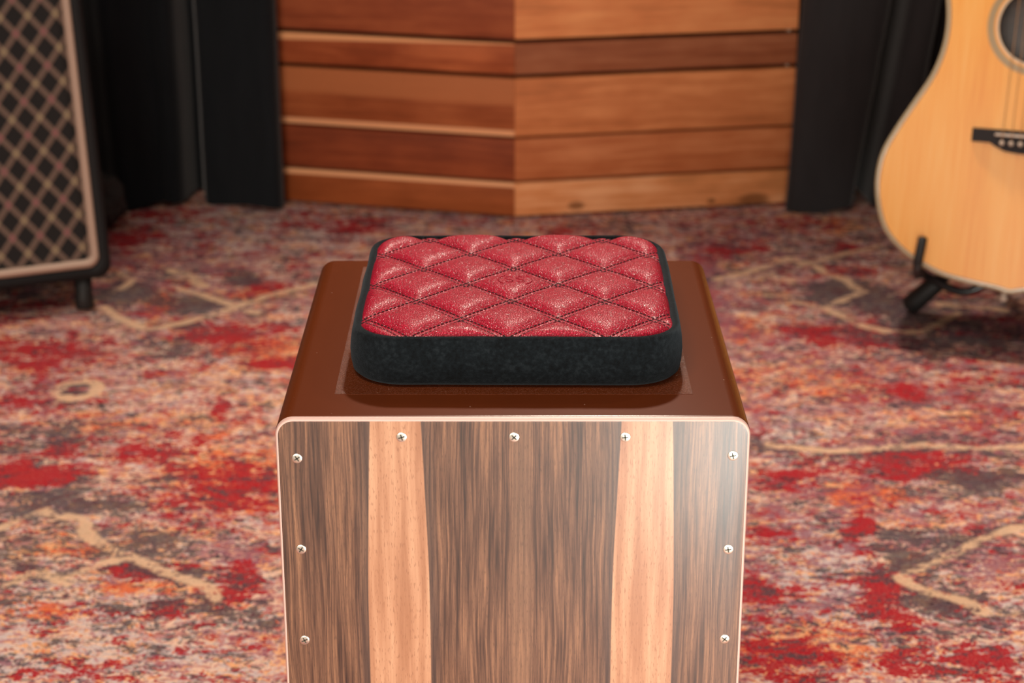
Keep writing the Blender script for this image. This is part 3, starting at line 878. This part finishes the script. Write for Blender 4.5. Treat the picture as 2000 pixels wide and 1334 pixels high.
# ------------------------------------------------------------------ acoustic guitar
G_LEAN, G_ROLL = math.radians(15), math.radians(.5)
G_ROT = Matrix.Rotation(math.radians(-16), 3, 'Z') @ Matrix.Rotation(-G_LEAN, 3, 'X') @ Matrix.Rotation(G_ROLL, 3, 'Y')
G_LOC = Vector((.6665, 2.455, .0965))
def build_guitar():
    t = thing('acoustic_guitar', 'acoustic guitar with golden spruce top resting on a black stand at the right', 'guitar', G_LOC, G_ROT.to_euler())
    half = [(0, 0), (.0184, .0036), (.0604, .0094), (.092, .0158), (.118, .0262), (.1335, .0345), (.1515, .0470), (.1697, .0650), (.1813, .0865), (.1893, .1160),
            (.1914, .1450), (.1868, .1760), (.1723, .2090), (.1510, .2480), (.1335, .2800), (.1235, .3090), (.1190, .3380), (.1200, .3700), (.1270, .4050),
            (.1360, .4330), (.1420, .4600), (.1400, .4880), (.1280, .5080), (.1040, .5220), (.0700, .5290), (.0300, .5310)]
    full = [(x, z, 0) for x, z in half] + [(0, .5312, 0)] + [(-x, z, 0) for x, z in half[:0:-1]]
    out = [(p.x, p.y) for p in catmull(full, 5, closed=True)]
    n = len(out)
    def offset(d):
        res = []
        for i in range(n):
            a = Vector(out[i - 1]); b = Vector(out[(i + 1) % n]); tg = (b - a).normalized()
            nr = Vector((-tg.y, tg.x))       # ccw outline: left normal points inward
            p = Vector(out[i]) + nr * d; res.append((p.x, p.y))
        return res
    area = sum(out[i][0] * out[(i + 1) % n][1] - out[(i + 1) % n][0] * out[i][1] for i in range(n))
    sg = 1 if area > 0 else -1
    off = lambda d: offset(d * sg)
    D = .118
    # soundboard with its hole
    hc = (0, .3560); hr = .050
    bm = bmesh.new()
    o1 = [bm.verts.new((x, .0002, z)) for x, z in off(.0062)]
    h1 = [bm.verts.new((hc[0] + hr * math.cos(2 * PI * k / 48), .0002, hc[1] + hr * math.sin(2 * PI * k / 48))) for k in range(48)]
    es = [bm.edges.new((L[k], L[(k + 1) % len(L)])) for L in (o1, h1) for k in range(len(L))]
    bmesh.ops.triangle_fill(bm, use_beauty=True, use_dissolve=False, edges=es)
    h2 = [bm.verts.new((v.co.x, .0032, v.co.z)) for v in h1]
    for k in range(48): bm.faces.new((h1[k], h1[(k + 1) % 48], h2[(k + 1) % 48], h2[k]))
    o = bm_obj('soundboard', bm, M['spruce'], t, smooth=False); o['label'] = 'golden spruce top'
    # sides and back as a hollow shell
    vs = []; fs = []
    rings = [(off(.0015), .0025), (off(0.0006), .004), (off(.0006), D - .002), (off(.004), D), (off(.004), D)]
    for pts, y in rings: vs += [(p[0], y, p[1]) for p in pts]
    for i in range(4):
        for k in range(n): fs.append((i * n + k, i * n + (k + 1) % n, (i + 1) * n + (k + 1) % n, (i + 1) * n + k))
    fs.append(tuple(range(4 * n, 5 * n)))
    o = py_mesh('sides', vs, fs, M['side'], t); o.data.set_sharp_from_angle(angle=.7); o['label'] = 'dark rosewood sides and back'
    # binding
    def band(name, d0, d1, y, mat, rnd=0.0):
        vs = []; fs = []
        if rnd:
            rr = [(off(d0 + .0004), y + .0055), (off(d0), y + .002), (off(d0 + .0007), y + .0005), (off(d0 + .002), y), (off(d1), y + .0001)]
        else: rr = [(off(d0), y), (off(d1), y)]
        for pts, yy in rr: vs.extend([(p[0], yy, p[1]) for p in pts])
        for i in range(len(rr) - 1):
            for k in range(n): fs.append((i * n + k, i * n + (k + 1) % n, (i + 1) * n + (k + 1) % n, (i + 1) * n + k))
        return py_mesh(name, vs, fs, mat, t)
    b = band('binding', 0, .0050, -.0001, M['binding'], 1); b['label'] = 'ivory edge binding'
    band('purfling', .0049, .0064, -.0001, M['purf'])['label'] = 'thin dark line inside the binding'
    # rosette
    def annulus(name, r0, r1, y, mat, lab=None):
        vs = []; fs = []
        for r in (r0, r1):
            for k in range(72): vs.append((hc[0] + r * math.cos(2 * PI * k / 72), y, hc[1] + r * math.sin(2 * PI * k / 72)))
        for k in range(72): fs.append((k, (k + 1) % 72, 72 + (k + 1) % 72, 72 + k))
        o = py_mesh(name, vs, fs, mat, t)
        if lab: o['label'] = lab
    annulus('rosette_ring', .0560, .0650, 0, M['rosette'], 'brown-olive inlaid ring round the soundhole')
    annulus('rosette_ring', .0502, .0530, 0, M['lit_rim'], 'pale ring painted for the lit soundhole edge')  # light on the hole's cut edge, painted as a pale ring
    # bridge
    prof = [(-.070, .2172), (-.070, .1990), (-.0455, .1988), (-.0385, .1945), (-.026, .1888), (-.010, .1868), (0, .1866)]
    P = prof + [(-x, z) for x, z in prof[-2::-1]]
    bm = bmesh.new()
    f = bm.faces.new([bm.verts.new((x, -.0002, z)) for x, z in P])
    r = bmesh.ops.extrude_face_region(bm, geom=[f]); top = [v for v in r['geom'] if isinstance(v, bmesh.types.BMVert)]
    for v in top: v.co.y = -.0048 if abs(v.co.x) > .05 else -.0090
    bmesh.ops.bevel(bm, geom=[e for e in bm.edges if all(v.co.y < -.001 for v in e.verts)], offset=.0012, segments=2, affect='EDGES')
    o = bm_obj('bridge', bm, M['ebony'], t, angle=.6); o['label'] = 'black bridge'
    bm = bmesh.new(); add_box(bm, (-.040, -.0120, .2085), (.040, -.0085, .2118), .0006)
    bm_obj('saddle', bm, M['bone'], o)['label'] = 'pale saddle'
    for k in range(6):
        x = -.0300 + k * .0120
        bm = bmesh.new(); add_lathe(bm, [(0, .0052), (.0022, .0045), (.0034, .0022), (.0030, 0), (.0022, -.001), (0, -.001)], Matrix.Translation((x, -.0088, .1995)) @ Matrix.Rotation(PI / 2, 4, 'X'), 16)
        bm_obj('bridge_pin', bm, M['bone'], o)
        bm = bmesh.new(); xe = -.019 + k * .0076
        add_tube(bm, [(x, -.0100, .2010), (x, -.0125, .2102), (xe, -.0100, .886)], .00062 - k * .00006, 6)
        bm_obj('string', bm, M['bronze'], t)
    # pickguard
    gp = [(.040, .3180), (.052, .330), (.058, .350), (.057, .372), (.066, .360), (.088, .320), (.108, .290), (.112, .262), (.098, .245), (.075, .248), (.056, .275), (.046, .300)]
    gq = catmull([(x, z, 0) for x, z in gp], 4, closed=True)
    bm = bmesh.new(); bm.faces.new([bm.verts.new((p.x, -.0007, p.y)) for p in gq])
    r = bmesh.ops.extrude_face_region(bm, geom=bm.faces[:])
    for v in r['geom']:
        if isinstance(v, bmesh.types.BMVert): v.co.y = 0
    bm_obj('pickguard', bm, M['steel'], t)
    # neck, fretboard, headstock
    bm = bmesh.new()
    def taper(bm, z0, z1, w0, w1, y0, y1):
        v = [bm.verts.new(p) for p in ((-w0, y0, z0), (w0, y0, z0), (w1, y0, z1), (-w1, y0, z1), (-w0, y1, z0), (w0, y1, z0), (w1, y1, z1), (-w1, y1, z1))]
        for q in ((0, 1, 2, 3), (4, 7, 6, 5), (0, 4, 5, 1), (1, 5, 6, 2), (2, 6, 7, 3), (3, 7, 4, 0)): bm.faces.new([v[i] for i in q])
    taper(bm, .4078, .888, .0280, .0215, -.0065, -.0006)
    fb = bm_obj('fretboard', bm, M['ebony'], t, smooth=False)
    for k in range(20):
        z = .2105 + .6775 * 2 ** (-(k + 1) / 12)
        w = .0280 + (.0215 - .0280) * (z - .4078) / .48
        if z > .412:
            bm = bmesh.new(); add_box(bm, (-w, -.0075, z - .001), (w, -.0066, z + .001))
            bm_obj('fret', bm, M['chrome'], fb, smooth=False)
    bm = bmesh.new()
    pts = []
    for j, z in enumerate(np.linspace(.5315, .890, 12)):
        w = .0270 + (.0212 - .0270) * (z - .53) / .36; dep = .022 if j else .06
        pts.append([bm.verts.new((w * math.cos(a), -.0004 + dep * math.sin(a), z)) for a in np.linspace(0, PI, 13)])
    for a, b_ in zip(pts, pts[1:]):
        for k in range(13): bm.faces.new((a[k], a[(k + 1) % 13], b_[(k + 1) % 13], b_[k]))
    bm.faces.new(pts[0]); bm.faces.new(pts[-1][::-1])
    bm_obj('neck', bm, M['mahog'], t, angle=.8)
    bm = bmesh.new()
    MH = Matrix.Translation((0, 0, .890)) @ Matrix.Rotation(math.radians(-12), 4, 'X')
    v0 = len(bm.verts); taper(bm, 0, .185, .030, .037, -.004, .012)
    for v in bm.verts: v.co = MH @ v.co
    hs = bm_obj('headstock', bm, M['ebony'], t, smooth=False)
    for s in (-1, 1):
        for k in range(3):
            bm = bmesh.new()
            add_lathe(bm, [(0, .012), (.003, .012), (.003, 0), (.006, 0), (.006, -.001), (0, -.001)], MH @ Matrix.Translation((s * .022, -.004, .035 + k * .055)) @ Matrix.Rotation(PI / 2, 4, 'X'), 12)
            add_tube(bm, [MH @ Vector((s * .030, .006, .035 + k * .055)), MH @ Vector((s * .050, .006, .035 + k * .055))], .0025, 8)
            add_box(bm, (s * .058 - .009, .001, .027 + k * .055), (s * .058 + .009, .011, .043 + k * .055), .003, M=MH)
            bm_obj('tuning_peg', bm, M['chrome'], hs)
    # end pin
    bm = bmesh.new(); add_lathe(bm, [(0, -.014), (.0045, -.014), (.0058, -.012), (.0055, -.008), (.0036, -.005), (.005, .0010), (0, .0010)], Matrix.Translation((-.007, .030, .0015)), 20)
    bm_obj('end_pin', bm, M['bone'], t)['label'] = 'small pale end pin'
M['rosette'] = plain('rosette_inlay', (.33, .21, .08), .3)
#(lambda m: (m.set(Base_Color=m.ramp(m.math('FRACT', m.math('MULTIPLY', m.new('ShaderNodeVectorMath', operation='LENGTH').outputs['Value'], 1)), [(0, (.33, .21, .08)), (1, (.33, .21, .08))]), Roughness=.3), m.m)[1])(NT('rosette_inlay'))
build_guitar()

# ------------------------------------------------------------------ guitar stand
def build_stand():
    t = thing('guitar_stand', 'black tubular guitar stand with rubber feet under the acoustic guitar', 'stand', (.68, 2.66, 0))
    o = Vector(t.location)
    G = lambda x, y, z: G_ROT @ Vector((x, y, z)) + G_LOC - o
    hub = G(-.002, .150, -.012); hub.z = max(hub.z, .085)
    # cradle: two arms passing under the body, hooked up at the front
    for s in (-1, 1):
        zb = .0262 - .013
        pts = [hub + Vector((0, .004, 0)), G(s * .060, .142, -.012), G(s * .112, .122, .004), G(s * .1225, .085, .0165 - .003), G(s * .1232, .020, .0165 - .003), G(s * .1232, -.006, .0165), G(s * .1225, -.0135, .026), G(s * .1190, -.0150, .064)]
        bm = bmesh.new(); add_tube(bm, catmull(pts, 6), .0062, 12)
        bm_obj('cradle_arm', bm, M['steel'], t)
        bm = bmesh.new(); pk = [G(s * .1232, -.0145, .027), G(s * .1190, -.0150, .0665)]
        d = (pk[1] - pk[0]).normalized()
        add_tube(bm, [pk[0], pk[0] + d * .001, pk[1] - d * .002, pk[1]], [.0055, .0064, .0064, .004], 14)
        bm_obj('rubber_sleeve', bm, M['rubber'], t)
    # upright column behind the back, with neck yoke
    topv = G(0, .150, .80)
    bm = bmesh.new(); add_tube(bm, [hub, topv], .010, 14); bm_obj('column', bm, M['steel'], t)
    bm = bmesh.new(); yk = [topv, G(0, .06, .815), G(0, .040, .815)]
    add_tube(bm, yk, .007, 10)
    add_tube(bm, catmull([G(-.040, -.012, .815), G(-.042, .02, .815), G(-.025, .042, .815), G(0, .046, .815), G(.025, .042, .815), G(.042, .02, .815), G(.040, -.012, .815)], 4), .007, 10)
    bm_obj('neck_yoke', bm, M['rubber'], t)
    # three legs
    ends = [Vector((.5800, 2.6400, .0185)) - o, Vector((.860, 2.600, .0185)) - o, Vector((.700, 2.95, .0185)) - o]
    for e in ends:
        h = hub + Vector((0, .008, .075)); d = (h - e).normalized()
        bm = bmesh.new(); add_tube(bm, [h, e + d * .02], .0095, 14); leg = bm_obj('leg', bm, M['steel'], t)
        bm = bmesh.new(); add_tube(bm, [e - d * .012, e - d * .008, e + d * .006, e + d * .045, e + d * .052], [.008, .0140, .0150, .0135, .010], 16)
        bm_obj('rubber_foot', bm, M['rubber'], leg)
build_stand()

# ------------------------------------------------------------------ light
def area(name, loc, target, size, power, col, size_y=None, spread=None):
    l = bpy.data.lights.new(name, 'AREA'); l.energy = power; l.color = col
    l.shape = 'RECTANGLE' if size_y else 'SQUARE'; l.size = size
    if size_y: l.size_y = size_y
    if spread: l.spread = spread
    o = bpy.data.objects.new(name, l); C.objects.link(o)
    o.location = loc; o.rotation_euler = (Vector(target) - Vector(loc)).to_track_quat('-Z', 'Y').to_euler()
    return o
def spot(name, loc, target, power, col, ang, blend=.5, rad=.05):
    l = bpy.data.lights.new(name, 'SPOT'); l.energy = power; l.color = col
    l.spot_size = math.radians(ang); l.spot_blend = blend; l.shadow_soft_size = rad
    o = bpy.data.objects.new(name, l); C.objects.link(o)
    o.location = loc; o.rotation_euler = (Vector(target) - Vector(loc)).to_track_quat('-Z', 'Y').to_euler()
    return o
WARM = (1, .86, .72)
spot('track_spot', (.15, 2.80, 2.10), (0.0, 1.50, .2), 130, WARM, 90, .9, .07)
spot('track_spot', (1.25, 2.45, 2.10), (-.1, 1.5, .2), 14, WARM, 90, .7, .05)
area('ceiling_panel', (-.45, .55, 2.5), (-.35, 1.5, 0), .8, 16, (1, .90, .80))
area('low_glare_fill', (.44, .22, .27), (.10, 1.12, .42), .50, 8.8, (.97, 1, .92), .46)  # unseen area light added low in front for the glare on the veneer
area('front_fill', (-.9, -1.9, 1.15), (.1, 2.8, .35), 1.3, 54, (1, .84, .70), 1.0)  # unseen fill added behind the camera to light the guitar and planks
w = bpy.data.worlds.new('room_air'); S.world = w; w.use_nodes = True
w.node_tree.nodes['Background'].inputs[0].default_value = (1, .93, .86, 1)
w.node_tree.nodes['Background'].inputs[1].default_value = .12

# ------------------------------------------------------------------ camera
cd = bpy.data.cameras.new('camera'); co = bpy.data.objects.new('camera', cd); C.objects.link(co)
cd.sensor_width = 36; cd.sensor_fit = 'HORIZONTAL'; cd.lens = F_PX / 2000 * 36
co.location = CAM; co.rotation_euler = (PI / 2 - PITCH, 0, 0)
cd.dof.use_dof = True; cd.dof.focus_distance = 1.27; cd.dof.aperture_fstop = 10.0
cd.clip_start = .05
S.camera = co
S.view_settings.view_transform = 'Standard'; S.view_settings.look = 'None'
S.view_settings.exposure = 0.28; S.view_settings.gamma = 1.0
S.view_settings.use_curve_mapping = False
